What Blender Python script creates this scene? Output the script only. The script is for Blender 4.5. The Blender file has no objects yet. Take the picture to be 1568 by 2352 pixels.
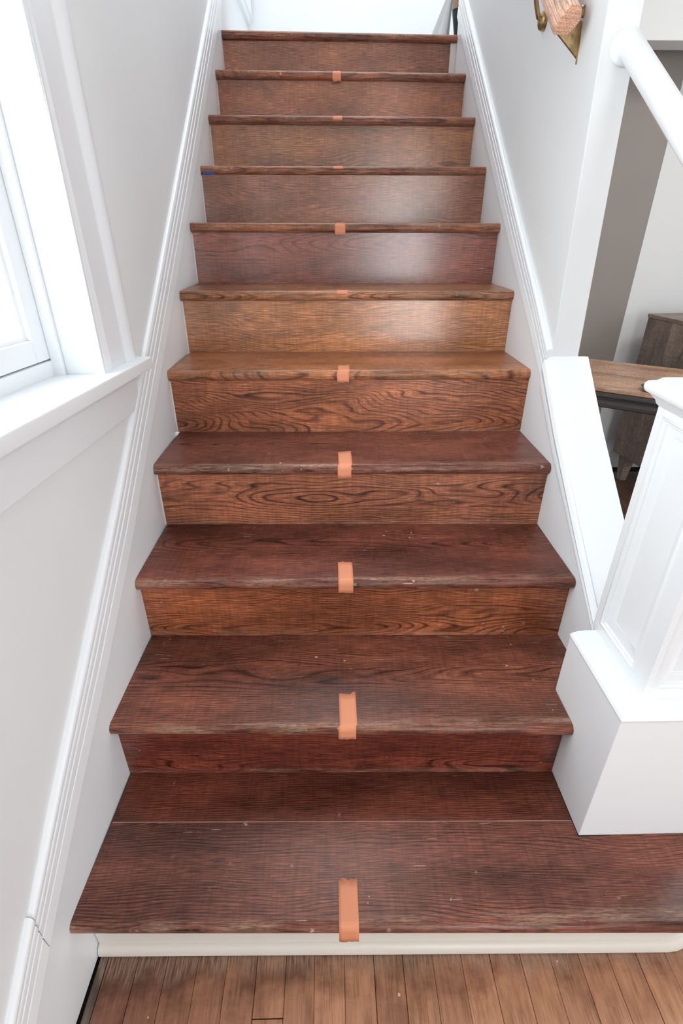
import bpy, bmesh, math, random
from mathutils import Vector, Matrix
random.seed(7)
SC = bpy.context.scene
COL = SC.collection

# ---------------------------------------------------------------- camera
cam_d = bpy.data.cameras.new('camera')
cam = bpy.data.objects.new('camera', cam_d); COL.objects.link(cam)
PITCH, YAW, ROLL = .499, .0231, .002
cam.matrix_world = (Matrix.Translation((.4714, -.5011, 1.1328)) @ Matrix.Rotation(-YAW, 4, 'Z')
                    @ Matrix.Rotation(math.pi/2 - PITCH, 4, 'X') @ Matrix.Rotation(ROLL, 4, 'Z'))
cam_d.sensor_fit = 'VERTICAL'; cam_d.sensor_height = 36.0
cam_d.lens = 1194.08 / 2352 * 36.0
cam_d.clip_start = .02
SC.camera = cam

# ---------------------------------------------------------------- world, lights, exposure
SC.view_settings.view_transform = 'Standard'
SC.view_settings.look = 'None'
SC.view_settings.gamma = 1.0
SC.view_settings.use_curve_mapping = False
SC.view_settings.exposure = 0.2
W = bpy.data.worlds.new('daylight'); SC.world = W; W.use_nodes = True
W.node_tree.nodes['Background'].inputs[0].default_value = (.95, .975, 1.0, 1)
W.node_tree.nodes['Background'].inputs[1].default_value = 3.0

def area(name, loc, direction, sx, sy, power, color=(1, 1, 1)):
    d = bpy.data.lights.new(name, 'AREA'); d.shape = 'RECTANGLE'; d.size = sx; d.size_y = sy
    d.energy = power; d.color = color
    o = bpy.data.objects.new(name, d); COL.objects.link(o)
    o.location = loc
    o.rotation_euler = Vector(direction).to_track_quat('-Z', 'Y').to_euler()
    return o
# daylight of the left window, garden door and landing; the fills are added
area('daylight_window_left', (-1.0, -.05, 1.85), (1, .05, -.2), 1.7, 1.8, 41, (.98, .988, 1))
area('daylight_garden_door', (1.38, -3.10, .85), (0, 1, 0), .70, 1.9, 21, (1, .99, .97))
area('fill_light_right', (3.45, -1.1, 1.25), (-1, 0, 0), 1.5, 1.6, 7, (1, .985, .96))  # added fill from the right; no window known on that side
area('daylight_upstairs', (.55, 2.6, 4.5), (0, 0, -1), 1.0, 2.2, 17, (.97, .99, 1))  # unseen overhead panel standing in for the landing's window light
area('fill_light_side_room', (2.5, 1.0, 2.46), (0, .2, -1), .4, .4, 12, (1, .97, .94))  # added to brighten the room beyond the railing, no lamp visible there
area('fill_light_hall', (1.3, -2.3, 2.46), (0, 0, -1), .5, .5, 3, (1, .97, .93))  # weak added fill behind the camera, not a lamp of the house

# ---------------------------------------------------------------- node helpers
class NT:
    def __init__(s, name):
        s.m = bpy.data.materials.new(name); s.m.use_nodes = True
        s.t = s.m.node_tree; s.b = s.t.nodes['Principled BSDF']
    def n(s, typ, **kw):
        o = s.t.nodes.new(typ)
        for k, v in kw.items(): setattr(o, k, v)
        return o
    def put(s, sock, v):
        if isinstance(v, bpy.types.NodeSocket): s.t.links.new(v, sock)
        elif v is not None:
            try: sock.default_value = v
            except Exception: sock.default_value = tuple(v) + (1,)
    def math(s, op, a, b=None, c=None, clamp=False):
        o = s.n('ShaderNodeMath', operation=op); o.use_clamp = clamp
        for i, v in enumerate((a, b, c)):
            if v is not None: s.put(o.inputs[i], v)
        return o.outputs[0]
    def vmath(s, op, a, b=None):
        o = s.n('ShaderNodeVectorMath', operation=op)
        s.put(o.inputs[0], a)
        if b is not None: s.put(o.inputs[1], b)
        return o.outputs[0]
    def noise(s, vec, scale=1., detail=2., rough=.5):
        o = s.n('ShaderNodeTexNoise'); s.put(o.inputs['Vector'], vec)
        o.inputs['Scale'].default_value = scale; o.inputs['Detail'].default_value = detail
        o.inputs['Roughness'].default_value = rough
        return o.outputs[0]
    def ramp(s, f, *stops):
        o = s.n('ShaderNodeValToRGB'); s.put(o.inputs[0], f)
        cr = o.color_ramp
        while len(cr.elements) > 1: cr.elements.remove(cr.elements[-1])
        for i, (p, c) in enumerate(stops):
            e = cr.elements[0] if i == 0 else cr.elements.new(p)
            e.position = p; c = (c, c, c) if isinstance(c, (int, float)) else c
            e.color = tuple(c) + (1,)
        return o.outputs[0]
    def mix(s, f, a, b, mode='MIX'):
        o = s.n('ShaderNodeMix', data_type='RGBA', blend_type=mode)
        s.put(o.inputs[0], f); s.put(o.inputs[6], a); s.put(o.inputs[7], b)
        return o.outputs[2]
    def sep(s, v):
        o = s.n('ShaderNodeSeparateXYZ'); s.put(o.inputs[0], v); return o.outputs
    def comb(s, x, y, z):
        o = s.n('ShaderNodeCombineXYZ')
        for i, v in enumerate((x, y, z)): s.put(o.inputs[i], v)
        return o.outputs[0]
    def bump(s, h, strength=.2, dist=.002):
        o = s.n('ShaderNodeBump'); s.put(o.inputs['Height'], h)
        o.inputs['Strength'].default_value = strength; o.inputs['Distance'].default_value = dist
        s.t.links.new(o.outputs[0], s.b.inputs['Normal'])

def lin(r, g, b):
    f = lambda c: (c/255/12.92 if c <= 10 else ((c/255 + .055)/1.055)**2.4)
    return (f(r), f(g), f(b))

def paint(name, rgb, rough=.45, bump=.06, scale=90., spec=.5):
    t = NT(name)
    tc = t.n('ShaderNodeTexCoord').outputs['Object']
    n1 = t.noise(tc, 2.2, 3.); n2 = t.noise(tc, scale, 2.)
    base = lin(*rgb)
    t.put(t.b.inputs['Base Color'], t.mix(n1, [c*.97 for c in base] + [1], [min(1, c*1.02) for c in base] + [1]))
    t.b.inputs['Roughness'].default_value = rough
    t.b.inputs['Specular IOR Level'].default_value = spec
    t.bump(n2, bump, .001)
    return t.m

def oak(name, across='y', edge=None, ring=165., straight=.5, gloss=.30, wear=.6, contrast=.6, patch=.5, coat=0., spec=.45):
    """stained oak: growth rings of a trunk along local x cut by the board face, pores, blotches, scuffs.
    The object's own colour is the stain, its alpha the amount of paint specks."""
    t = NT(name)
    tc = t.n('ShaderNodeTexCoord').outputs['Object']
    oi = t.n('ShaderNodeObjectInfo')
    rnd, tint, alpha = oi.outputs['Random'], oi.outputs['Color'], oi.outputs['Alpha']
    x, y, z = t.sep(tc)
    ac, dp = (y, z) if across == 'y' else (z, y)
    off = t.math('MULTIPLY', rnd, 17.3)
    px = t.math('ADD', x, off)
    p = t.comb(px, ac, dp)
    n1 = t.noise(t.vmath('MULTIPLY', p, (1.5, 6., 2.)), 1., 2.)
    n2 = t.noise(t.vmath('MULTIPLY', p, (5., 22., 4.)), 1., 2.)
    r1 = t.math('FRACT', t.math('MULTIPLY', rnd, 7.13))
    r2 = t.math('FRACT', t.math('MULTIPLY', rnd, 13.7))
    a = t.math('ADD', ac, t.math('MULTIPLY', t.math('SUBTRACT', r1, .5), .16 + .3*straight))
    a = t.math('SUBTRACT', a, .08)
    a = t.math('ADD', a, t.math('MULTIPLY', t.math('SUBTRACT', n1, .5), .10*(1.15 - straight)))
    a = t.math('ADD', a, t.math('MULTIPLY', t.math('SUBTRACT', n2, .5), .022*(1.15 - straight)))
    d = t.math('ADD', .02, t.math('MULTIPLY', n1, .16*(1 - straight)))
    d = t.math('ADD', d, t.math('MULTIPLY', t.math('SUBTRACT', r2, .5), t.math('MULTIPLY', x, .22*(1 - straight))))
    r = t.math('SQRT', t.math('ADD', t.math('MULTIPLY', a, a), t.math('MULTIPLY', d, d)))
    ph = t.math('FRACT', t.math('MULTIPLY', r, ring))
    fig = t.ramp(ph, (0., .45), (.10, .88), (.45, 1.), (.72, .86), (.92, .22), (1., .45))
    grow = t.noise(t.vmath('MULTIPLY', p, (2.2, 30., 6.)), 1., 2.)          # growth varies from band to band
    cf = t.math('MULTIPLY', contrast, t.ramp(grow, (.32, .35), (.6, 1.25)))
    fig = t.math('ADD', 1., t.math('MULTIPLY', t.math('SUBTRACT', fig, .92), cf))
    ph2 = t.math('FRACT', t.math('ADD', t.math('MULTIPLY', r, ring*2.7), t.math('MULTIPLY', n2, 2.)))
    fig = t.math('MULTIPLY', fig, t.math('ADD', 1., t.math('MULTIPLY', t.math('SUBTRACT', t.ramp(ph2, (0., .5), (.2, 1.), (.6, .9), (.9, .4), (1., .5)), .8), contrast*.45)))
    pore = t.noise(t.vmath('MULTIPLY', p, (22., 620., 500.)), 1., 3., .6)
    poref = t.ramp(pore, (.28, .34), (.44, .84), (.56, 1.16), (.68, 1.75))
    cross = t.noise(t.vmath('MULTIPLY', p, (130., 12., 12.)), 1., 2.)
    crossf = t.ramp(cross, (.32, .87), (.5, .99), (.66, 1.08))
    blot = t.noise(t.vmath('MULTIPLY', p, (3., 9., 6.)), 1., 4., .6)
    blotf = t.ramp(blot, (.28, .66), (.5, .98), (.72, 1.28))
    big = t.noise(t.vmath('MULTIPLY', p, (1.8, 7., 3.)), 1., 3., .55)
    blotf = t.math('MULTIPLY', blotf, t.math('ADD', 1., t.math('MULTIPLY', t.math('SUBTRACT', big, .5), patch*2.2)))
    f = t.math('MULTIPLY', fig, poref); f = t.math('MULTIPLY', f, crossf); f = t.math('MULTIPLY', f, blotf)
    col = t.mix(1., tint, t.comb(t.math('POWER', f, 1.12), t.math('POWER', f, 1.09), t.math('POWER', f, .99)), 'MULTIPLY')
    # worn finish: pale bare wood on the nosing's front edge or along the riser's foot
    scuffn = t.noise(t.vmath('MULTIPLY', p, (7., 60., 60.)), 1., 4., .65)
    grit = t.noise(t.vmath('MULTIPLY', p, (60., 500., 500.)), 1., 2.)
    if edge == 'nose':
        band = t.math('SUBTRACT', 1., t.math('DIVIDE', t.math('ABSOLUTE', t.math('SUBTRACT', y, .009)), .016), clamp=True)
    elif edge == 'foot':
        band = t.math('SUBTRACT', 1., t.math('DIVIDE', z, .022), clamp=True)
    else:
        band = .12
    sc = t.math('MULTIPLY', t.math('MULTIPLY', band, t.ramp(scuffn, (.42, 0.), (.68, 1.))), t.ramp(grit, (.35, .2), (.6, 1.)))
    col = t.mix(t.math('MULTIPLY', sc, wear), col, lin(190, 160, 138) + (1,))
    # scratches and small paint specks
    mask = t.ramp(t.noise(t.vmath('MULTIPLY', p, (4., 6., 6.)), 1., 2.), (.50, 0.), (.62, 1.))
    wob = t.n('ShaderNodeTexNoise'); t.put(wob.inputs['Vector'], p); wob.inputs['Scale'].default_value = 230.
    v = t.n('ShaderNodeTexVoronoi'); t.put(v.inputs['Vector'], t.vmath('ADD', t.vmath('MULTIPLY', p, (58., 84., 40.)), t.vmath('MULTIPLY', wob.outputs['Color'], (.5, .5, .5)))); v.inputs['Scale'].default_value = 1.
    cellr = t.sep(v.outputs['Color'])[0]
    sp = t.math('LESS_THAN', v.outputs['Distance'], t.math('MULTIPLY', t.math('POWER', t.sep(v.outputs['Color'])[2], 2.), .34))
    sp = t.math('MULTIPLY', sp, t.math('GREATER_THAN', cellr, t.math('SUBTRACT', 1., t.math('MULTIPLY', alpha, .8))))
    sp = t.math('MULTIPLY', sp, t.math('ADD', t.math('MULTIPLY', mask, .85), .06))
    col = t.mix(t.math('MULTIPLY', sp, .75), col, lin(205, 190, 180) + (1,))
    v2 = t.n('ShaderNodeTexVoronoi'); t.put(v2.inputs['Vector'], t.vmath('MULTIPLY', p, (14., 210., 90.))); v2.inputs['Scale'].default_value = 1.
    c2 = t.sep(v2.outputs['Color'])[1]
    s2 = t.math('MULTIPLY', t.math('LESS_THAN', v2.outputs['Distance'], .20), t.math('GREATER_THAN', c2, t.math('SUBTRACT', 1., t.math('MULTIPLY', alpha, .28))))
    col = t.mix(t.math('MULTIPLY', t.math('MULTIPLY', s2, mask), .6), col, lin(200, 175, 160) + (1,))
    t.put(t.b.inputs['Base Color'], col)
    t.put(t.b.inputs['Roughness'], t.math('ADD', t.math('ADD', gloss, t.math('MULTIPLY', blot, .16)), t.math('MULTIPLY', sc, .3)))
    t.b.inputs['Specular IOR Level'].default_value = spec
    t.b.inputs['Coat Weight'].default_value = coat; t.b.inputs['Coat Roughness'].default_value = .20
    t.bump(t.math('ADD', t.math('MULTIPLY', fig, .5), poref), .12, .0006)
    return t.m

M = {}
M['wall'] = paint('matt white wall paint', (231, 234, 236), .62, .10, 160.)
M['trim'] = paint('white gloss trim paint', (236, 240, 244), .30, .05, 60.)
M['cream'] = paint('off white riser paint', (226, 220, 212), .35, .06, 60.)
M['gray'] = paint('taupe grey wall tone', (150, 144, 138), .6, .08, 160.)  # one even grey, darker than the other walls
M['ceil'] = paint('white ceiling paint', (238, 238, 236), .7)
M['filler'] = paint('greyed wood filler', (182, 150, 134), .8)
M['tread'] = oak('stained oak tread', 'y', 'nose', 210., .5, .20, .8, .85, .95, 0., .28)
M['riser'] = oak('stained oak riser', 'z', 'foot', 200., .25, .22, .55, .95, .7, 0., .36)
M['risersoft'] = oak('smooth stained oak riser', 'z', 'foot', 190., .35, .13, .3, .6, .7, .8)
M['boardgap'] = paint('dirty subfloor', (38, 30, 25), .9)
M['tape'] = paint('orange masking tape', (222, 146, 112), .55, .15, 300., .3)
M['blue'] = paint('blue masking tape', (52, 84, 160), .55, .1, 300., .3)
M['rail'] = oak('varnished handrail oak', 'z', None, 200., .35, .20, .2, .35, .2)
M['plank'] = oak('weathered planks', 'y', None, 120., .7, .5, .5, .5, .4, 0., .3)
M['table'] = oak('worn table top', 'y', None, 120., .7, .32, .4)
M['dark'] = paint('chipped dark moulding paint', (62, 58, 58), .3, .2, 50.)
M['post'] = paint('near black lacquer', (40, 42, 46), .3)
M['posttop'] = paint('tan wood end', (168, 138, 116), .45)
M['cloth'] = paint('grey white cotton', (190, 190, 190), .9, .4, 120.)

def floor_mat(name, near_step=True):
    t = NT(name)
    tc = t.n('ShaderNodeTexCoord').outputs['Object']
    oi = t.n('ShaderNodeObjectInfo'); rnd = oi.outputs['Random']; tint = oi.outputs['Color']
    x, y, z = t.sep(tc)
    py = t.math('ADD', y, t.math('MULTIPLY', rnd, 9.1))
    p = t.comb(x, py, z)
    g = t.noise(t.vmath('MULTIPLY', p, (110., 4., 5.)), 1., 4., .65)
    pore = t.noise(t.vmath('MULTIPLY', p, (520., 16., 5.)), 1., 3., .6)
    wx = t.comb(t.math('ADD', x, t.sep(oi.outputs['Location'])[0]), y, z)                 # wear runs on across the boards
    bl = t.noise(t.vmath('MULTIPLY', wx, (9., 14., 5.)), 1., 4., .62)
    bo = t.noise(t.vmath('MULTIPLY', p, (26., 9., 5.)), 1., 4., .65)
    f = t.math('MULTIPLY', t.ramp(g, (.3, .80), (.5, 1.), (.7, 1.10)), t.ramp(pore, (.32, .66), (.48, 1.), (.7, 1.10)))
    f = t.math('MULTIPLY', f, t.ramp(bo, (.3, .66), (.48, .98), (.7, 1.12)))
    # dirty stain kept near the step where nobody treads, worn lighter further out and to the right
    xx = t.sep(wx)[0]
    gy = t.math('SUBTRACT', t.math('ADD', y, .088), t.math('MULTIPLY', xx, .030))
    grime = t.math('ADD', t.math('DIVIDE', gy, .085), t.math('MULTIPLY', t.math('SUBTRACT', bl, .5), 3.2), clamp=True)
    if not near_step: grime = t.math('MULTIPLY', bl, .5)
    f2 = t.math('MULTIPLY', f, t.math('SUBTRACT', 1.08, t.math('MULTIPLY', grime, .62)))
    col = t.mix(1., tint, t.comb(f2, t.math('POWER', f2, 1.14), t.math('POWER', f2, 1.2)), 'MULTIPLY')
    st = t.noise(t.vmath('MULTIPLY', p, (300., 20., 5.)), 1., 3., .6)
    edge = t.math('ADD', t.math('DIVIDE', t.math('ADD', y, .030), .026), t.math('MULTIPLY', t.math('SUBTRACT', t.noise(t.vmath('MULTIPLY', wx, (24., 10., 5.)), 1., 3.), .5), 3.5), clamp=True)
    if not near_step: edge = .04
    pale = t.math('MULTIPLY', edge, t.ramp(st, (.40, 0.), (.58, 1.)))
    col = t.mix(t.math('MULTIPLY', pale, .55), col, lin(176, 150, 132) + (1,))
    v = t.n('ShaderNodeTexVoronoi'); t.put(v.inputs['Vector'], t.vmath('MULTIPLY', p, (60., 50., 40.))); v.inputs['Scale'].default_value = 1.
    c = t.sep(v.outputs['Color'])[0]
    sp = t.math('MULTIPLY', t.math('LESS_THAN', v.outputs['Distance'], .16), t.math('GREATER_THAN', c, .965))
    col = t.mix(t.math('MULTIPLY', sp, .8), col, lin(215, 205, 195) + (1,))
    t.put(t.b.inputs['Base Color'], col)
    t.put(t.b.inputs['Roughness'], t.math('ADD', .36, t.math('MULTIPLY', grime, .2)))
    t.bump(g, .15, .0008)
    return t.m
M['floor'] = floor_mat('worn oak floorboards')
M['floorroom'] = floor_mat('oak floorboards of the side room', False)

def brass():
    t = NT('aged brass')
    tc = t.n('ShaderNodeTexCoord').outputs['Object']
    n = t.noise(tc, 60., 3.)
    t.put(t.b.inputs['Base Color'], t.ramp(n, (.3, lin(120, 96, 66)), (.6, lin(190, 164, 122))))
    t.b.inputs['Metallic'].default_value = .9; t.b.inputs['Roughness'].default_value = .36
    return t.m
M['brass'] = brass()

def glass():
    t = NT('window glass')
    tr = t.n('ShaderNodeBsdfTransparent'); gl = t.n('ShaderNodeBsdfGlossy'); gl.inputs['Roughness'].default_value = .02
    tr.inputs[0].default_value = (.96, .985, .98, 1)
    mx = t.n('ShaderNodeMixShader')
    mx.inputs[0].default_value = .06; t.put(mx.inputs[1], tr.outputs[0]); t.put(mx.inputs[2], gl.outputs[0])
    t.t.links.new(mx.outputs[0], t.t.nodes['Material Output'].inputs[0])
    return t.m
M['glass'] = glass()

# ---------------------------------------------------------------- mesh helpers
def obj(name, verts, faces, m, parent=None, loc=(0, 0, 0), smooth=False, bevel=0, seg=2):
    me = bpy.data.meshes.new(name)
    me.from_pydata([tuple(v) for v in verts], [], faces)
    bm = bmesh.new(); bm.from_mesh(me)
    bmesh.ops.remove_doubles(bm, verts=bm.verts, dist=1e-6)
    bmesh.ops.recalc_face_normals(bm, faces=bm.faces)
    if bevel:
        es = [e for e in bm.edges if len(e.link_faces) == 2 and e.calc_face_angle(0) > .5]
        bmesh.ops.bevel(bm, geom=es, offset=bevel, segments=seg, profile=.5, affect='EDGES')
    bm.to_mesh(me); bm.free()
    me.materials.append(m)
    if smooth:
        for p in me.polygons: p.use_smooth = True
        me.set_sharp_from_angle(angle=math.radians(35))
    o = bpy.data.objects.new(name, me); COL.objects.link(o)
    if smooth:
        wn = o.modifiers.new('weighted_normals', 'WEIGHTED_NORMAL'); wn.keep_sharp = True
    o.location = loc
    if parent: o.parent = parent
    return o

def boxvf(x0, x1, y0, y1, z0, z1):
    v = [(x, y, z) for z in (z0, z1) for y in (y0, y1) for x in (x0, x1)]
    f = [(0, 2, 3, 1), (4, 5, 7, 6), (0, 1, 5, 4), (2, 6, 7, 3), (0, 4, 6, 2), (1, 3, 7, 5)]
    return v, f
def merge(*parts):
    V, F = [], []
    for v, f in parts:
        k = len(V); V += list(v); F += [tuple(i + k for i in q) for q in f]
    return V, F
def box(name, b, m, parent=None, bevel=.002, seg=2, loc=(0, 0, 0), smooth=True):
    v, f = boxvf(*b); return obj(name, v, f, m, parent, loc, smooth, bevel, seg)
def loft(sections, closed=True, caps=True):
    n = len(sections[0]); V = [p for s in sections for p in s]; F = []
    for i in range(len(sections) - 1):
        for j in range(n if closed else n - 1):
            k = (j + 1) % n
            F.append((i*n + j, i*n + k, (i + 1)*n + k, (i + 1)*n + j))
    if caps and closed:
        F.append(tuple(range(n - 1, -1, -1))); F.append(tuple((len(sections) - 1)*n + j for j in range(n)))
    return V, F
def lathe(prof, centre, axis='y', seg=32):
    secs = []
    for k in range(seg):
        a = 2*math.pi*k/seg; s = []
        for r, h in prof:
            u, w = r*math.cos(a), r*math.sin(a)
            p = {'y': (u, h, w), 'x': (h, u, w), 'z': (u, w, h)}[axis]
            s.append((centre[0] + p[0], centre[1] + p[1], centre[2] + p[2]))
        secs.append(s)
    n = len(prof); V = [p for s in secs for p in s]; F = []
    for k in range(seg):
        q = (k + 1) % seg
        for j in range(n - 1): F.append((k*n + j, k*n + j + 1, q*n + j + 1, q*n + j))
    return V, F
def tube(pts, rad, seg=10):
    secs = []; P = [Vector(p) for p in pts]
    for i, p in enumerate(P):
        t = (P[min(i + 1, len(P) - 1)] - P[max(i - 1, 0)]).normalized()
        a = t.orthogonal().normalized(); b = t.cross(a)
        r = rad[i] if isinstance(rad, (list, tuple)) else rad
        if i: # keep the frame steady
            a = (pa - t*pa.dot(t)).normalized(); b = t.cross(a)
        pa = a
        secs.append([tuple(p + a*r*math.cos(2*math.pi*k/seg) + b*r*math.sin(2*math.pi*k/seg)) for k in range(seg)])
    return loft(secs)

def thing(name, label, cat, loc=(0, 0, 0), group=None):
    o = bpy.data.objects.new(name, None); COL.objects.link(o); o.location = loc
    o.empty_display_size = .1
    return tag(o, label, cat, group)
def tag(o, label, cat, group=None):
    o['label'] = label; o['category'] = cat
    if group: o['group'] = group
    return o
def struct(o, label=None):
    o['kind'] = 'structure'
    if label: o['label'] = label
    return o
def sub(o, parent, loc=None):
    """child that keeps its world position under a thing placed away from the origin"""
    o.parent = parent
    o.location = Vector(o.location) - Vector(parent.location)
    return o

# ---------------------------------------------------------------- measures of the flight
RISE, GOING, T = .1917, .26, .030
ZF = -.1917                                   # floor level; the lowest tread's top is z = 0
def NOSE(y): return RISE/GOING*y              # line of the nosings
def xs_left(y):                               # the left string bellies out slightly at its foot
    st = [(-3.3, -.0205), (-.1, -.0205), (.0, -.0195), (.30, -.010), (.55, -.005), (1.3, -.003), (9, -.002)]
    for (a, u), (b, v) in zip(st, st[1:]):
        if y <= b: return u + (v - u)*(y - a)/(b - a)
    return 0
XR = 1.068

# ================================================================ SETTING
ZC = 2.5
# left wall with the window opening
wy0, wy1, wz0, wz1 = -.40, .615, .86, 2.2
XW = -.0225
def wallquad(parts): return merge(*[boxvf(*p) for p in parts])
XF = -.0075                                    # the wall swings in a centimetre past the window
low = loft([[(-.20, y, ZF), (x, y, ZF), (x, y, wz0), (-.20, y, wz0)] for y, x in ((wy0, XW), (.05, XW), (wy1, XF))])
v, f = merge(wallquad([(-.20, XW, -3.3, wy0, ZF, 4.7), (-.20, XF, wy1, 4.0, ZF, 4.7), (-.20, XW, wy0, wy1, wz1, 4.7)]), low)
struct(obj('wall_left', v, f, M['wall']), 'white wall with a window left of the stairs')
v, f = merge(boxvf(-.2, .93, -3.4, -3.25, ZF, ZC), boxvf(1.83, 3.75, -3.4, -3.25, ZF, ZC), boxvf(.93, 1.83, -3.4, -3.25, 1.9, ZC))
struct(obj('wall_front', v, f, M['wall']))
v, f = merge(boxvf(3.6, 3.75, -3.25, -1.9, ZF, ZC), boxvf(3.6, 3.75, -.3, 4.0, ZF, ZC), boxvf(3.6, 3.75, -1.9, -.3, ZF, .4), boxvf(3.6, 3.75, -1.9, -.3, 2.1, ZC))
struct(obj('wall_far_right', v, f, M['wall']))
# right wall of the stairs: ends in a plain return at y = .93 (slightly out of plumb there)
def xlean(z): return 1.0765 - .020*max(0, min(z - .83, .75))/.6
def xend(z): return 1.150 - .018*max(0, min(z - .83, .75))/.6
secs = []
for y in (.9325, 1.6, 2.66):
    k = (1 - (y - .9325)/.67) if y < 1.6 else 0
    s = []
    for z in (ZF, .83, 1.45, 1.6, 4.7):
        s.append((1.0765 + (xlean(z) - 1.0765)*k, y, z))
    for z in (4.7, 1.6, 1.45, .83, ZF): s.append((1.150 + (xend(z) - 1.150)*k, y, z))
    secs.append(s)
v, f = loft(secs)
struct(obj('wall_right', v, f, M['wall'], None, (0, 0, 0), True, .004, 2), 'white wall at the right of the stairs, ending beside the railing')
# walls beyond the opening
struct(box('wall_back', (2.100, 3.6, 2.50, 2.60, ZF, ZC), M['wall'], bevel=0), 'pale wall behind the cabinet')
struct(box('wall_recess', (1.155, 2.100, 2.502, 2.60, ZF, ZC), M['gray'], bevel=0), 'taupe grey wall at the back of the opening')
struct(box('beam', (1.155, 3.6, 2.24, 2.37, 1.806, ZC - .002), M['wall'], bevel=.004), 'white beam across the top right opening')
bpy.data.objects['beam'].name = 'trim_9'
v, f = merge(boxvf(-.2, 3.75, -3.4, .93, ZC, ZC + .1), boxvf(1.16, 3.75, .93, 3.05, ZC, ZC + .1))
struct(obj('ceiling', v, f, M['ceil']))
# upstairs
v, f = merge(boxvf(-.2, 3.75, 3.72, 3.85, ZF, 4.7)); struct(obj('wall_landing', v, f, M['wall']), 'white wall at the back of the landing upstairs')
struct(box('wall_landing_side', (2.9, 3.0, 2.7, 3.72, 1.9, 4.7), M['wall'], bevel=0))
v, f = merge(boxvf(-.02, .05, 2.0, 3.72, 4.6, 4.7), boxvf(-.02, 1.16, .93, 1.25, 4.6, 4.7), boxvf(1.08, 3.0, 1.2, 3.85, 4.6, 4.7), boxvf(-.02, 1.16, .8, .93, ZC, 4.7))
struct(obj('ceiling_upstairs', v, f, M['ceil']))
v, f = merge(boxvf(-.02, XR + .09, 2.66, 3.72, 1.80, 1.915), boxvf(XR + .09, 2.9, 2.66, 3.72, 1.80, 1.915))
struct(obj('floor_landing', v, f, M['trim']))
# low wall under the railing, its sloping top worn as a cap
KW = [(.9325, .828), (.7653, .676), (.5752, .520), (.36, .345)]
secs = [[(XR + .004, y, ZF), (1.166, y, ZF), (1.166, y, z - .028), (XR + .004, y, z - .028)] for y, z in KW]
v, f = loft(secs); struct(obj('wall_low', v, f, M['wall']), 'low white wall under the railing')
secs = [[(XR - .004, y, z - .026), (1.177, y, z - .026), (1.181, y, z - .013), (1.177, y, z - .001), (1.168, y, z), (XR + .006, y, z), (XR - .002, y, z - .004), (XR - .006, y, z - .014)] for y, z in KW]
v, f = loft(secs); struct(obj('trim_7', v, f, M['trim'], None, (0, 0, 0), True), 'sloping white cap on the low wall')

# string boards against the walls
ys = [-3.2, -.6, -.1, .02, .15, .30, .55, .9, 1.3, 2.0, 2.64]
def zlow(y): return max(ZF, NOSE(y) - .30) if y > .02 else ZF
secs = [[(xs_left(y), y, zlow(y)), (xs_left(y), y, max(NOSE(y) + .10, -.02)), (XW, y, max(NOSE(y) + .10, -.02)), (XW, y, zlow(y))] for y in ys]
v, f = loft(secs); struct(obj('trim_1', v, f, M['trim']), 'white string board along the left of the stairs')
ys = [.36, .5752, .7653, .9325, 1.3, 2.0, 2.62]
secs = [[(XR, y, NOSE(y) - .25), (XR, y, NOSE(y) + (.07 if y > .92 else .045)), (XR + .012, y, NOSE(y) + (.07 if y > .92 else .045)), (XR + .012, y, NOSE(y) - .25)] for y in ys]
v, f = loft(secs); struct(obj('trim_4', v, f, M['trim']), 'white string board along the right of the stairs')

# moulding on top of the string boards: fluted section, swept along the slope
PROF = [(0, 0), (0, .0075), (.015, .0095), (.30, .0068), (.32, .0040), (.345, .0040), (.365, .0075), (.53, .0070), (.555, .0030), (.60, .0030), (.625, .0082), (.68, .0086), (.735, .0078), (.76, .0030), (.80, .0030), (.825, .0088), (.88, .0098), (.94, .0088), (.98, .006), (1, .0005)]
def moulding(name, st, side, label):
    secs = []
    for y, zl, zu, x in st:
        secs.append([(x + side*d, y + .25*(zu - zl)*0, zl + (zu - zl)*o) for o, d in PROF] + [(x - side*.0195, y, zu), (x - side*.0195, y, zl)])
    v, f = loft(secs); return struct(obj(name, v, f, M['trim'], None, (0, 0, 0), True), label)
XM = lambda y: xs_left(y) - .002
moulding('trim_2', [(y, NOSE(y) + lo, NOSE(y) + .211, XM(y)) for y, lo in ((-.068, .110), (.1, .102), (.3, .088), (.54, .076), (1.02, .070), (1.5, .062), (2.64, .068))], 1, 'fluted white moulding sloping up the left wall')
moulding('trim_3', [(y, NOSE(y) + lo, NOSE(y) + .218, XM(y) + .002) for y, lo in ((-.36, .14), (-.145, .115), (-.071, .113))], 1, 'short lower length of the left moulding')
moulding('trim_5', [(y, NOSE(y) + lo, NOSE(y) + hi, XR + .002) for y, lo, hi in ((.9345, .072, .158), (1.08, .072, .165), (1.36, .062, .162), (2.45, .04, .165), (2.62, .04, .165))], -1, 'fluted white moulding sloping up the right wall')
# plain bead below, along the low wall's edge
secs = []
for y, lo, hi in ((.36, .045, .085), (.5752, .042, .095), (.7653, .036, .108), (.9315, .05, .135)):
    z0, z1 = NOSE(y) + lo, NOSE(y) + hi
    secs.append([(XR - .002 - d, y, z0 + (z1 - z0)*o) for o, d in ((0, 0), (.02, .007), (.25, .010), (.45, .007), (.55, .010), (.8, .013), (.97, .008), (1, 0))])
v, f = loft(secs); struct(obj('trim_6', v, f, M['trim'], None, (0, 0, 0), True), 'white bead along the edge of the low wall')

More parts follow.
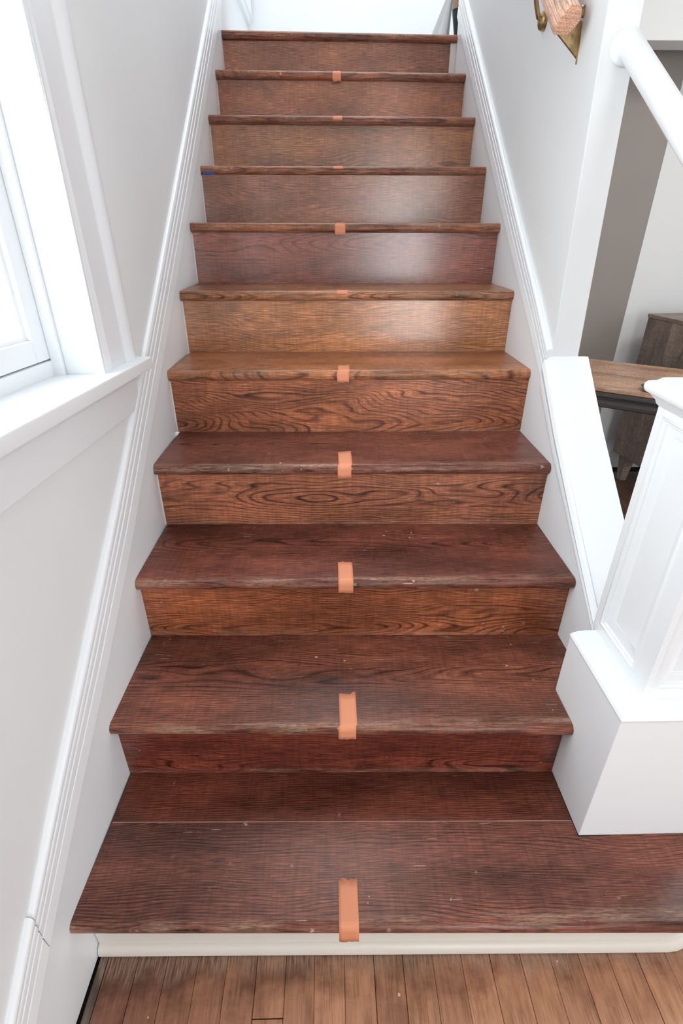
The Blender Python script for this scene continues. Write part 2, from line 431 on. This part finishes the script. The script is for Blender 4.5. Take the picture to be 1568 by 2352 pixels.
# ---------------------------------------------------------------- floor of separate boards
fl = struct(box('floor', (-.2, 3.75, -3.4, 3.05, ZF - .06, ZF - .018), M['boardgap'], bevel=0), 'worn narrow oak floorboards')
seams = [.0045, .066, .1278, .1899, .2506, .3114, .3715, .4295, .4903, .5504, .6112, .672, .7321, .7909, .8552, .9154]
while seams[-1] < 3.55: seams.append(seams[-1] + .0605)
def board(x0, x1, y0, y1, g=.0008, tint=None):
    w = (x1 - x0)/2
    o = box('floorboard', (-w + g, w - g, y0, y1, -.018, 0), M['floor' if x1 < 1.3 else 'floorroom'], fl, .0004 + g*.7, 1, ((x0 + x1)/2, 0, ZF - random.uniform(0, .0006)))
    k = random.uniform(.84, 1.12); o.color = tuple(c*k for c in (tint or lin(176, 126, 96))) + (1,)
    return o
for i in range(len(seams) - 1):
    a, b = seams[i], seams[i + 1]
    if abs(a - .3114) < 1e-4:
        board(a, b, -3.2, -.0905); board(a, b, -.0885, .02)
    else:
        g = (.0002, .0009, .0001, .0005)[i % 4]
        board(a, b, -3.2, .018 if b < 1.17 else 2.42, g, tuple(u + (w_ - u)*min(1, max(0, a)/.40) for u, w_ in zip(lin(146, 98, 76), lin(178, 128, 98))) if a < 1.24 else lin(132, 98, 80))
strip = board(-.0125, .0038, -3.2, .018, .0003, lin(110, 96, 86))
strip.rotation_euler = (0, math.radians(10), 0)

# ================================================================ STAIRCASE
stairs = thing('staircase', 'straight flight of dark stained oak stairs between white walls', 'stairs')
def slab(name, outline, nose, z, t, m, parent, tint, speck, origin, ztilt=0.):
    """board from a plan outline; edges whose vertices are flagged 'nose' get a half-round front"""
    n = len(outline)
    P = [Vector((p[0], p[1], 0)) for p in outline]
    nrm = []
    for i in range(n):
        acc = Vector((0, 0, 0))
        for a, b in ((P[i - 1], P[i]), (P[i], P[(i + 1) % n])):
            ea = (i - 1) % n if a is P[i - 1] else i
            if nose[ea]:
                d = (b - a).normalized(); acc += Vector((-d.y, d.x, 0))   # inward for CCW
        nrm.append(acc.normalized() if acc.length else acc)
    def sideproj(i, o):   # keep the ends of the nose on the straight sides
        return P[i] + nrm[i]*o
    rings = []; r = t/2; S = 8
    for k in range(S + 1):
        a = math.pi*k/S
        o = r*(1 - math.sin(a))*.82; zz = -r + r*math.cos(a)
        rings.append([(q.x - origin[0], q.y - origin[1], z + zz + ztilt*(q.x - .53) - origin[2]) for q in (sideproj(i, o) for i in range(n))])
    v, f = loft(rings)
    o = obj(name, v, f, m, parent, origin, True)
    o.color = tuple(tint) + (speck,)
    return o
TR = {  # front-left, front-right, back-left, back-right
    0: ((-.0205, -.0165), (.99, -.038), (-.0052, .2955), (.9903, .2779)),
    1: ((-.0141, .2686), (.9895, .2452), (.0000, .5565), (XR, .5384)),
    2: ((-.0056, .5314), (1.0655, .5158), (.0020, .8094), (XR, .7918)),
    3: ((-.0036, .7882), (1.0663, .7757), (.003, 1.0535), (XR, 1.0432)),
    4: ((-.0040, 1.0359), (1.0690, 1.0361), (.004, 1.3102), (XR, 1.3031)),
    5: ((-.0015, 1.2861), (1.0690, 1.2919), (-.002, 1.562), (XR, 1.562)),
}
for i in range(6, 11):
    y = GOING*i - (.020 if i == 6 else 0)
    TR[i] = ((-.003, y), (1.067, y), (-.002, y + GOING + .022), (1.067, y + GOING + .022))
ZT = {i: i*RISE for i in range(11)}
TILT = {6: 0, 7: 0, 8: -.003, 9: -.006, 10: -.0085}
ZT[7] = 1.3386; ZT[8] = 1.5302; ZT[9] = 1.723; ZT[10] = 1.9148
TC = {0: (108, 65, 53), 1: (116, 69, 54), 2: (108, 61, 49), 3: (112, 67, 55), 4: (152, 96, 64), 5: (142, 94, 66), 6: (136, 86, 64), 7: (136, 84, 62), 8: (130, 80, 62), 9: (132, 82, 62), 10: (130, 80, 62)}
RC = {1: (106, 53, 41), 2: (144, 84, 56), 3: (150, 94, 70), 4: (154, 94, 66), 5: (170, 112, 72), 6: (136, 80, 66), 7: (144, 94, 70), 8: (158, 106, 74), 9: (160, 102, 74), 10: (154, 100, 76)}
SPK = {0: .55, 1: .5, 2: .85, 3: .7, 4: .2, 5: .2, 6: .15, 7: .1, 8: .3, 9: .15, 10: .4}
def bright(c, k): return tuple(x*k for x in lin(*c))
KT, KR = 1.12, 1.15
for i in range(11):
    fl_, fr, bl, br = TR[i]
    z = ZT[i]; og = (fl_[0], (fl_[1] + fr[1])/2, z)
    if i == 0:
        # two boards: the front one runs on past the newel and turns a rounded end
        s0, s1 = .1786, .161
        out = [fl_, (1.19, -.0415)] + [(1.19 + .11*math.sin(a), .0685 - .11*math.cos(a)) for a in [math.pi/2*k/8 for k in range(1, 9)]] + [(1.30, .1283), (.9903, .1283), (.9903, s1 - .0009), (-.0095, s0 - .0009)]
        nose = [True]*9 + [False]*5
        nose = [True]*10 + [False]*(len(out) - 10)
        slab('tread', out, nose, z, T, M['tread'], stairs, bright(TC[0], KT), SPK[0], og)['label'] = 'wide bottom tread board running on past the newel'
        o = slab('tread', [(-.0095, s0 + .0009), (.9903, s1 + .0009), br, bl], [False]*4, z, T, M['tread'], stairs, bright((102, 55, 42), KT), .4, (og[0], s1 + .35, z))
        o['label'] = 'narrow back board of the bottom tread, darker and redder'
        v, f = boxvf(-.009, .9895, s1 - .004, s0 + .003, -.012, -.0004)
        g = obj('joint_filler', v, f, M['filler'], stairs)
    elif i == 1:
        out = [fl_, fr, (.9895, .357), (XR, .357), br, bl]
        slab('tread', out, [True, False, False, False, False, False], z, T, M['tread'], stairs, bright(TC[i], KT), SPK[i], og)['label'] = 'second tread, notched around the newel plinth'
    else:
        slab('tread', [fl_, fr, br, bl], [True, False, False, False], z, T, M['tread'], stairs, bright(TC[i], KT), SPK[i], og, TILT.get(i, 0))
    if i > 0:
        pbl, pbr = TR[i - 1][2], TR[i - 1][3]
        xl = xs_left(pbl[1]) + .0002; xr = .989 if i == 1 else XR - .0003
        if i == 10: xr = XR - .028
        yl, yr = pbl[1], pbr[1]
        zb = ZT[i - 1]; zt = z - T + .001
        og = (xl, (yl + yr)/2, zb)
        V = []
        for zz in (0, zt - zb):
            V += [(0, yl - og[1], zz), (xr - xl, yr - og[1], zz), (xr - xl, yr - og[1] + .02, zz), (0, yl - og[1] + .02, zz)]
        F = [(0, 3, 2, 1), (4, 5, 6, 7), (0, 1, 5, 4), (1, 2, 6, 5), (2, 3, 7, 6), (3, 0, 4, 7)]
        o = obj('riser', V, F, M['risersoft' if i >= 5 else 'riser'], stairs, og)
        o.color = bright(RC[i], KR) + (SPK[i]*.25,)
for i in range(3, 10):
    yb_ = TR[i - 1][2][1]
    x_ = xs_left(yb_)
    v, f = boxvf(x_, x_ + .0022, yb_ - .0022, yb_, ZT[i - 1] + .001, ZT[i] - T - .004)
    obj('caulk_bead', v, f, M['cream'], stairs)
# filler strip at the right of the top riser
box('filler_strip', (XR - .0275, XR - .0005, 2.612, 2.63, ZT[9], ZT[10] - T), M['cream'], stairs, .001)
# white bottom riser with rounded end, and its shoe moulding
def bull(y0, x0, x1, R, xe):
    pts = [(x0, y0 + .012), (x1, y0 - .006)]
    pts += [(x1 + R*math.sin(a), y0 - .006 + R - R*math.cos(a)) for a in [math.pi/2*k/8 for k in range(1, 9)]]
    pts.append((x1 + R, .127)); return pts
pts = bull(.016, -.0165, 1.165, .098, 1.27)
secs = [[(x, y, ZF), (x, y, -T + .001), (x, y + .014, -T + .001) if x < 1.17 else (x - .012, y + .006, -T + .001), (x, y + .014, ZF) if x < 1.17 else (x - .012, y + .006, ZF)] for x, y in pts]
v, f = loft(secs); o = obj('riser', v, f, M['cream'], stairs, (0, 0, 0), True); o['label'] = 'white painted bottom riser'
secs = []
for i, (x, y) in enumerate(pts):
    a = Vector(pts[min(i + 1, len(pts) - 1)]) - Vector(pts[max(i - 1, 0)]); a.normalize()
    n = Vector((a.y, -a.x))
    s = []
    for k in range(6):
        q = math.pi/2*k/5
        s.append((x + n.x*.0145*math.cos(q), y + n.y*.0145*math.cos(q), ZF + .002 + .022*math.sin(q)))
    s.append((x, y, ZF + .002)); secs.append(s)
v, f = loft(secs); o = obj('shoe_moulding', v, f, M['cream'], stairs, (0, 0, 0), True); o['label'] = 'white shoe moulding at the foot of the bottom riser'

# ---------------------------------------------------------------- strips of orange tape
ORD = ['bottom tread', 'second tread', 'third tread', 'fourth tread', 'fifth tread', 'sixth tread', 'seventh tread', 'eighth tread', 'ninth tread', 'tenth tread']
def tape(i, x0, x1, back, down, skew, m, label, cat, jag=1, name='tape_strip', group='orange tape strips down the middle of the stairs'):
    fl_, fr = TR[i][0], TR[i][1]
    xm = (x0 + x1)/2
    yf = fl_[1] + (fr[1] - fl_[1])*(xm - fl_[0])/(fr[0] - fl_[0])
    z = ZT[i] + TILT.get(i, 0)*(xm - .53)
    r = T/2; e = .0009; path = []
    nb = max(2, int(back/.02))
    for k in range(nb + 1): path.append((yf + r*.82 + (back - r*.82)*(1 - k/nb), z + e)) if back > r*.82 else None
    S = 8
    for k in range(S + 1):
        a = math.pi/2*k/S
        y = yf + r*.82*(1 - math.sin(a)) - e*math.sin(a); zz = z - r + (r + e)*math.cos(a)
        if y <= yf + back and z - zz <= down + e: path.append((y, zz))
    if down > r:
        path.append((yf - e, z - r - (down - r)*.5)); path.append((yf - e - .0008, z - down))
    NW = 6; V = []; F = []
    rr = random.Random(i*5 + 1)
    n = len(path)
    for k, (y, zz) in enumerate(path):
        for j in range(NW + 1):
            u = j/NW
            dy = dz = 0
            if k == 0: dy = rr.uniform(-.005, .004)*jag + skew*(u - .5)*.4*.02
            if k == n - 1 and down > r: dz = rr.uniform(-.002, .002)*jag
            V.append((x0 + (x1 - x0)*u + (skew*.0025 if k < n/2 else 0), y + dy, zz + dz))
    for k in range(n - 1):
        for j in range(NW): F.append((k*(NW + 1) + j, k*(NW + 1) + j + 1, (k + 1)*(NW + 1) + j + 1, (k + 1)*(NW + 1) + j))
    c = (xm, yf, z)
    o = obj(name, [(a - c[0], b - c[1], q - c[2]) for a, b, q in V], F, m, None, c, True)
    md = o.modifiers.new('thickness', 'SOLIDIFY'); md.thickness = .0005; md.offset = 1
    return tag(o, label, cat, group)
TP = [(.4795, .5165, .083, .045, 0, 'longest orange tape strip on the wide bottom tread, over its front edge'),
      (.4835, .5215, .094, .034, 1, 'orange tape strip on the second tread, beside the newel plinth'),
      (.488, .5245, .080, .034, 0, 'orange tape strip on the third tread, torn notch at its top'),
      (.4905, .5275, .098, .036, 1, 'orange tape strip on the fourth tread, leaning slightly'),
      (.493, .5285, .066, .033, 1, 'short orange tape on the fifth tread, level with the window stool'),
      (.495, .5325, .022, .0085, 1, 'sixth orange tape up, small patch above the yellowest riser'),
      (.493, .5305, .012, .037, 0, 'seventh orange tape up, ragged square wrapping the whole nosing'),
      (.4916, .5300, .012, .0105, 0, 'eighth orange tape up, thin sliver on the nosing edge'),
      (.4931, .5313, .012, .0145, 0, 'ninth orange tape up, half covering the nosing'),
      (.4944, .5314, .012, .036, 0, 'topmost orange tape, curled end hanging below the nosing')]
for i, (a, b, back, down, sk, lab) in enumerate(TP):
    tape(i, a, b, back, down, sk, M['tape'], lab, 'tape')
v, f = boxvf(-.022, .022, -.0008, 0, -.004, .004)
o = obj('tape_scrap', v, f, M['blue'], None, (.026, 1.8205 + GOING*0 + .0 - .0006, ZT[7] - .0245)); tag(o, 'tiny blue tape scrap under the left end of the eighth nosing', 'tape')

# ================================================================ NEWEL POST
NX0, NX1, NY0, NY1 = 1.045, 1.225, .170, .372
newel = thing('newel_post', 'white panelled newel post on a broad plinth at the stair foot', 'newel post', (1.135, .25, 0))
def npart(o): return sub(o, newel)
npart(box('plinth', (.9905, 1.27, .1285, .3555, .0006, .352), M['trim'], bevel=.0025))
v, f = loft([[(.9905 + d, .1285 + d, z), (1.27 - d, .1285 + d, z), (1.27 - d, .3555, z), (.9905 + d, .3555, z)] for d, z in ((0, .350), (-.001, .356), (.002, .361), (.010, .363), (.012, .366), (.030, .3675), (.06, .3675))])
npart(obj('plinth_moulding', v, f, M['trim'], None, (0, 0, 0), True))
# panelled box: a core with stiles and rails, the fields recessed
ZB0, ZB1 = .366, .866
npart(box('core', (NX0 + .012, NX1 - .012, NY0 + .012, NY1 - .002, ZB0, ZB1), M['trim'], bevel=0))
def facepanel(face):
    # returns stile/rail boxes and moulding for one face, in (u along face, depth, z)
    if face == 'left': u0, u1, pu0, pu1 = NY0, NY1, .209, .352
    else: u0, u1, pu0, pu1 = NX0 + .0127, NX1, 1.0615, 1.2085
    pz0, pz1 = .391, .853
    def mp(u, d, z): return (NX0 + d, u, z) if face == 'left' else (u, NY0 + d, z)
    parts = []
    for a, b, c, d in ((u0, pu0, ZB0, ZB1), (pu1, u1, ZB0, ZB1), (pu0, pu1, ZB0, pz0), (pu0, pu1, pz1, ZB1)):
        vv = [mp(u, dd, z) for z in (c, d) for dd in (0, .0125) for u in (a, b)]
        parts.append((vv, boxvf(0, 1, 0, 1, 0, 1)[1]))
    v, f = merge(*parts)
    npart(obj('frame', v, f, M['trim']))
    prof = [(0, 0), (.002, -.002), (.006, -.003), (.009, .001), (.012, .001), (.014, .0045), (.020, .0055), (.026, .0085), (.030, .010), (.032, .0125)]
    secs = []
    for o, d in prof: secs.append([mp(pu0 + o, d, pz0 + o), mp(pu1 - o, d, pz0 + o), mp(pu1 - o, d, pz1 - o), mp(pu0 + o, d, pz1 - o)])
    v, f = loft(secs, True, False)
    npart(obj('panel_moulding', v, f, M['trim'], None, (0, 0, 0), True))
facepanel('left'); facepanel('front')
cp = [(.0, .862), (.004, .866), (.006, .872), (.013, .880), (.020, .884), (.0225, .890), (.0225, .897), (.019, .902), (.010, .905), (.004, .911), (-.012, .914), (-.03, .9145)]
v, f = loft([[(NX0 - d, NY0 - d, z), (NX1 + d, NY0 - d, z), (NX1 + d, NY1 + d, z), (NX0 - d, NY1 + d, z)] for d, z in cp])
npart(obj('collar', v, f, M['trim'], None, (0, 0, 0), True))
npart(box('shaft', (1.066, 1.204, .191, .353, .912, 1.17), M['trim'], bevel=.004))
v, f = loft([[(1.066 - d, .191 - d, z), (1.204 + d, .191 - d, z), (1.204 + d, .353 + d, z), (1.066 - d, .353 + d, z)] for d, z in ((0, 1.165), (.012, 1.172), (.02, 1.18), (.02, 1.20), (.0, 1.225), (-.04, 1.235))])
npart(obj('cap', v, f, M['trim'], None, (0, 0, 0), True))

# ================================================================ WHITE RAILING
railing = thing('stair_railing', 'white painted rail sloping from the wall end down to the newel', 'railing', (1.11, .93, 1.47))
def rail_sweep(a, b, sec):
    a, b = Vector(a), Vector(b)
    out = []
    for p in (a, b): out.append([(p.x + u, p.y, p.z + w) for u, w in sec])
    return loft(out)
sec = [(.0235*math.cos(a), .033*math.sin(a) if math.sin(a) > 0 else .028*math.sin(a)) for a in [2*math.pi*k/24 for k in range(24)]]
v, f = rail_sweep((1.116, .9295, 1.474), (1.140, .354, 1.075), sec)
sub(obj('rail', v, f, M['trim'], None, (0, 0, 0), True), railing)
v, f = lathe([(0, -.006), (.028, -.006), (.032, -.004), (.0335, -.001), (.0335, 0.001), (0, .001)], (1.108, .931, 1.473), 'y')
sub(obj('rosette', v, f, M['trim'], None, (0, 0, 0), True), railing)

# ================================================================ BROWN HANDRAIL with brass brackets
hand = thing('handrail', 'varnished oak handrail with a cut end on the right wall', 'handrail', (1.003, 1.008, 1.535))
hs = [(-.0245, -.0255), (.007, -.0255), (.0155, -.018), (.025, -.004), (.026, .008), (.021, .021), (.010, .028), (-.006, .0265), (-.0185, .006), (-.0255, -.008)]
bm_secs = []
sl = Vector((0, 1, RISE/GOING)).normalized(); up = Vector((0, -sl.z, sl.y))
for d in (0, 1.75):
    c = sl*d
    bm_secs.append([tuple(c + Vector((u, 0, 0)) + up*w) for u, w in hs])
v, f = loft(bm_secs)
# the grain runs along local x: build in a frame turned so that x follows the slope
rot = Matrix(((0, sl.y, sl.z), (1, 0, 0), (0, up.y, up.z)))       # world -> local
v = [tuple(rot @ Vector(p)) for p in v]
o = obj('rail', v, f, M['rail'], None, (0, 0, 0), True, .0025, 2)
o.matrix_world = rot.transposed().to_4x4(); o.parent = hand; o.color = bright((198, 152, 128), 1.2) + (.05,)
def bracket(y):
    # bracket at distance y up from the cut end: wall plate with a triangular web and a saddle under the rail
    zb = 1.535 - .034/sl.y + (y - 1.008)*RISE/GOING
    V = [(1.066, y - .0035, zb - .062), (1.066, y - .0035, zb + .012), (.990, y - .0035, zb + .004), (.994, y - .0035, zb - .004), (1.054, y - .0035, zb - .052)]
    n = len(V); V2 = [(a, b + .007, c) for a, b, c in V]
    vv, ff = loft([V, V2])
    p = sub(obj('bracket', vv, ff, M['brass'], None, (0, 0, 0), True, .001, 1), hand); p['label'] = 'triangular brass bracket under the rail'
    t = tube([(1.0645, y - .005, zb + .03), (1.0635, y - .005, zb - .02), (1.0625, y - .005, zb - .052), (1.061, y - .006, zb - .068)], [.0045, .0055, .0055, .004])
    w = obj('wall_plate', *t, M['brass'], p, (0, 0, 0), True); w.location = -Vector(p.location) - Vector(hand.location)*0
    w.location = -Vector(hand.location) - Vector(p.location)
    v, f = lathe([(0, -.004), (.010, -.004), (.012, -.001), (.012, .002), (0, .002)], (1.058, y - .006, zb + .026), 'y', 16)
    w = obj('screw_cup', v, f, M['brass'], p, (0, 0, 0), True); w.location = -Vector(hand.location) - Vector(p.location)
for y in (1.075,): bracket(y)
v, f = merge(lathe([(0, -.012), (.012, -.012), (.019, -.008), (.022, -.002), (.022, .004), (.017, .006), (0, .004)], (1.062, 1.372, 1.632), 'x', 24), tube([(1.058, 1.372, 1.632), (1.044, 1.36, 1.635), (1.026, 1.335, 1.655), (1.010, 1.32, 1.70), (1.003, 1.32, 1.737)], .006))
p = sub(obj('bracket', v, f, M['brass'], None, (0, 0, 0), True), hand); p['label'] = 'second brass bracket with a round wall plate'

# ================================================================ WINDOW
win = struct(box('window_1', (-.115, -.085, wy0, wy1, wz1 - .05, wz1), M['trim'], bevel=0), 'white framed window at the left')
def wp(o): o.parent = win; return o
# lining
v, f = merge(boxvf(-.20, .000, wy1 - .008, wy1, .84, wz1), boxvf(-.20, .000, wy0, wy0 + .008, .84, wz1), boxvf(-.2, 0, wy0, wy1, wz1 - .008, wz1))
wp(obj('jamb', v, f, M['trim']))
wp(box('stop_bead', (-.1, -.078, wy1 - .020, wy1 - .0085, .86, wz1 - .01), M['trim'], bevel=.002))
# sash, very slightly out of level like the sill
def slope(y): return -.046*(y - .6)
def sloped(x0, x1, y0, y1, z0, z1):
    V = [(x, y, z + slope(y)) for z in (z0, z1) for y in (y0, y1) for x in (x0, x1)]
    return V, boxvf(0, 1, 0, 1, 0, 1)[1]
yb = wy1 - .0095
v, f = sloped(-.135, -.100, yb - .058, yb, .897, 2.18); wp(obj('sash_stile', v, f, M['trim'], None, (0, 0, 0), True, .003, 2))
v, f = sloped(-.135, -.100, wy0 + .012, wy0 + .075, .897, 2.18); wp(obj('sash_stile', v, f, M['trim'], None, (0, 0, 0), True, .003, 2))
v, f = sloped(-.135, -.100, wy0 + .075, yb - .058, .897, .940); wp(obj('sash_rail', v, f, M['trim'], None, (0, 0, 0), True, .003, 2))
v, f = sloped(-.135, -.100, wy0 + .075, yb - .058, 2.12, 2.18); wp(obj('sash_rail', v, f, M['trim'], None, (0, 0, 0), True, .003, 2))
v, f = merge(sloped(-.128, -.110, yb - .068, yb - .058, .940, 2.12), sloped(-.128, -.110, wy0 + .075, yb - .068, .940, .947))
wp(obj('glazing_bead', v, f, M['trim']))
v, f = sloped(-.122, -.118, wy0 + .075, yb - .058, .940, 2.12); wp(obj('pane', v, f, M['glass']))
v, f = sloped(-.20, -.098, wy0 + .01, yb + .001, .84, .895); wp(obj('sub_sill', v, f, M['trim'], None, (0, 0, 0), True, .003, 2))
# casing on the wall: inner beads, flat, rounded outer band
CP = [(0, 0), (0, .018), (.003, .021), (.008, .019), (.012, .021), (.017, .022), (.021, .018), (.026, .021), (.031, .022), (.035, .018), (.040, .0165), (.122, .0165), (.128, .019), (.138, .027), (.150, .031), (.164, .030), (.174, .025), (.179, .014), (.180, 0)]
secs = []
for z, sh in ((.850, .012), (wz1 + .17, -.055)):
    secs.append([(XW + d, wy1 - .004 + o + sh, z) for o, d in CP])
v, f = loft(secs); wp(obj('casing', v, f, M['trim'], None, (0, 0, 0), True))
secs = [[(XW + d, wy0 + .004 - o, z) for o, d in CP] for z in (.87, wz1 + .17)]
v, f = loft(secs); wp(obj('casing', v, f, M['trim'], None, (0, 0, 0), True))
v, f = boxvf(XW, XW + .0165, wy0, wy1 - .05, wz1 - .004, wz1 + .17); wp(obj('casing_head', v, f, M['trim']))
# stool and apron
def stoolsec(y, zt):
    return [(-.10, y, zt), (.023, y, zt), (.0265, y, zt - .0013), (.028, y, zt - .0045), (.028, y, zt - .024), (.0272, y, zt - .027), (.025, y, zt - .028), (-.10, y, zt - .028)]
zs = lambda y: .8525 - .052*(y - .83)
secs = [stoolsec(y, zs(y)) for y in (wy0 - .2, .2, wy1 - .0095)]
v, f = loft(secs)
secs2 = [[(max(a, XW - .001), b, c) for a, b, c in stoolsec(y, zs(y))] for y in (wy1 - .0095, .832)]
v2, f2 = loft(secs2); v, f = merge((v, f), (v2, f2))
wp(obj('stool', v, f, M['trim'], None, (0, 0, 0), True))
V = [(x, y, z - .052*(y - .79)) for z in (.740, .826) for y in (wy0 - .17, .775) for x in (XW, .000)]
V = [(x, y + (.0 if z < .78 else .003), z) for x, y, z in V]
wp(obj('apron', V, boxvf(0, 1, 0, 1, 0, 1)[1], M['trim'], None, (0, 0, 0), True, .002, 2))
# garden door behind the camera (seen only in reflections)
d = struct(box('door_1', (.93, .97, -3.36, -3.30, ZF, 1.9), M['trim']), 'glazed garden door')
box('stile', (1.79, 1.83, -3.36, -3.30, ZF, 1.9), M['trim'], d); box('rail', (.97, 1.79, -3.36, -3.30, 1.84, 1.9), M['trim'], d); box('rail', (.97, 1.79, -3.36, -3.30, ZF, ZF + .08), M['trim'], d)

# ================================================================ UPSTAIRS DETAILS
v, f = loft([[(XW + d, 2.72, z), (XW + d, 3.69, z)][::1] + [(XW, 3.69, z), (XW, 2.72, z)] for d, z in ((.0, 2.215), (.030, 2.219), (.034, 2.228), (.034, 2.245), (.044, 2.252), (.044, 2.33), (.030, 2.345), (.0, 2.355))])
v, f = merge((v, f), boxvf(XW, .052, 3.60, 3.715, 2.435, 2.6))
struct(obj('trim_8', v, f, M['trim']), 'white ledge moulding on the landing wall')
post = thing('leaning_post', 'dark slim post with a tan top beside the top step', 'post', (1.178, 3.16, 1.916))
t = tube([(1.178, 3.16, 1.918), (1.170, 3.16, 2.05), (1.155, 3.16, 2.150)], [.012, .017, .022], 12)
sub(obj('shaft', *t, M['post'], None, (0, 0, 0), True), post)
t = tube([(1.155, 3.16, 2.150), (1.150, 3.16, 2.175), (1.13, 3.16, 2.30)], [.0225, .022, .020], 12)
sub(obj('tip', *t, M['posttop'], None, (0, 0, 0), True), post)
# draped cloth: a pleated half-cone leaning on the post
V, F = [], []
NU, NV = 28, 10
for j in range(NV + 1):
    tt = j/NV
    for i in range(NU + 1):
        u = i/NU
        ang = math.pi*(.05 + 1.0*u)
        R = .012 + .11*(1 - tt)**.9
        R *= 1 + .12*math.sin(u*21)*(1 - tt*.6)
        V.append((1.100 + .02*tt - R*math.sin(ang)*.95*(1 if True else 0), 3.08 - R*.5*math.cos(ang), 1.918 + .30*tt))
for j in range(NV):
    for i in range(NU): F.append((j*(NU + 1) + i, j*(NU + 1) + i + 1, (j + 1)*(NU + 1) + i + 1, (j + 1)*(NU + 1) + i))
o = obj('drop_cloth', V, F, M['cloth'], None, (0, 0, 0), True)
o.modifiers.new('thickness', 'SOLIDIFY').thickness = .003
tag(o, 'pale grey draped cloth hanging beside the dark post upstairs', 'cloth')

# ================================================================ ROOM BEYOND THE RAILING
D = Vector((.832, -.555, 0)); N = Vector((.555, .832, 0))
A = Vector((1.615, 1.581, 0)) - D*.22
tb = thing('side_table', 'worn brown table with dark moulded edge behind the railing', 'table', (A.x, A.y, ZF))
tb.rotation_euler = (0, 0, math.atan2(D.y, D.x))
TW, TDp = .98, .555
o = box('table_top', (0, TW, 0, TDp, .735, .752), M['table'], tb, .004, 2); o.color = bright((186, 146, 120), 1.3) + (.25,)
ep = [(.002, .735), (-.006, .733), (-.012, .727), (-.013, .720), (-.006, .715), (-.004, .708), (-.012, .700), (-.017, .692), (-.016, .680), (-.006, .674), (.004, .671), (.02, .671)]
v, f = loft([[(-o + .006, -o*-1 if False else o, z), (TW + o*-1, o, z), (TW - o, TDp - o, z), (o, TDp - o, z)] for o, z in ep])
obj('edge_moulding', v, f, M['dark'], tb, (0, 0, 0), True)['label'] = 'dark chipped moulding round the table edge'
for x in (.10, TW - .10):
    for y in (.08, TDp - .08):
        v, f = lathe([(.016, .002), (.020, .02), (.014, .06), (.022, .3), (.026, .55), (.020, .6), (.028, .67)], (x, y, 0), 'z', 16)
        obj('leg', v, f, M['dark'], tb, (0, 0, 0), True)
# small dish on it
pos = A + D*.50 + N*.10
v, f = lathe([(0, .001), (.030, .001), (.040, .006), (.052, .014), (.056, .016), (.053, .018), (.040, .010), (.028, .005), (0, .004)], (0, 0, 0), 'z', 32)
o = obj('dish', v, f, M['dark'], None, (1.785, 1.548, ZF + .7522), True); tag(o, 'small dark shiny dish on the worn brown table', 'dish')

cab = thing('cabinet', 'weathered grey brown plank cabinet on short legs by the pale wall', 'cabinet', (2.155, 2.365, ZF))
cab.rotation_euler = (0, 0, math.radians(7))
CW, CD, CZ0, CZ1 = .80, .40, .165, .935
pl = lin(158, 142, 132)
def plank(name, b, parent=cab):
    # grain upright: local x of the piece runs along z
    x0, x1, y0, y1, z0, z1 = b
    vv, ff = boxvf(z0, z1, y0, y1, -x1, -x0)
    o = obj(name, vv, ff, M['plank'], parent, (0, 0, 0), True, .002, 1)
    kk = random.uniform(.82, 1.15); o.rotation_euler = (0, -math.pi/2, 0); o.color = tuple(c*kk for c in pl) + (.3,); return o
k = 0
edges = [-.40, -.295, -.185, -.105, 0]
for a, b in zip(edges, edges[1:]): plank('side_plank', (0, .02, a + .001, b - .001, CZ0, CZ1 - .018))
plank('back_panel', (.02, CW - .02, -.014, 0, CZ0, CZ1 - .018))
plank('side_plank', (CW - .02, CW, -.40, 0, CZ0, CZ1 - .018))
plank('door', (.022, CW/2 - .001, -.40, -.382, CZ0, CZ1 - .018)); plank('door', (CW/2 + .001, CW - .022, -.40, -.382, CZ0, CZ1 - .018))
o = box('top', (-.004, CW + .004, -.406, .002, CZ1 - .018, CZ1), M['plank'], cab, .002); o.color = tuple(pl) + (.2,)
o = box('bottom', (.02, CW - .02, -.38, -.014, CZ0, CZ0 + .018), M['plank'], cab, .002); o.color = tuple(pl) + (.2,)
for x in (.03, CW - .09):
    for y in (-.37, -.09):
        v, f = loft([[(x + i_, y + i_, z), (x + .06 - i_, y + i_, z), (x + .06 - i_, y + .06 - i_, z), (x + i_, y + .06 - i_, z)] for i_, z in ((.012, .001), (.003, .10), (0, CZ0))])
        o = obj('leg', v, f, M['plank'], cab, (0, 0, 0), True); o.color = tuple(pl) + (.2,)
struct(box('baseboard_back', (2.102, 3.6, 2.488, 2.4995, ZF, ZF + .11), M['trim'], bevel=.003))
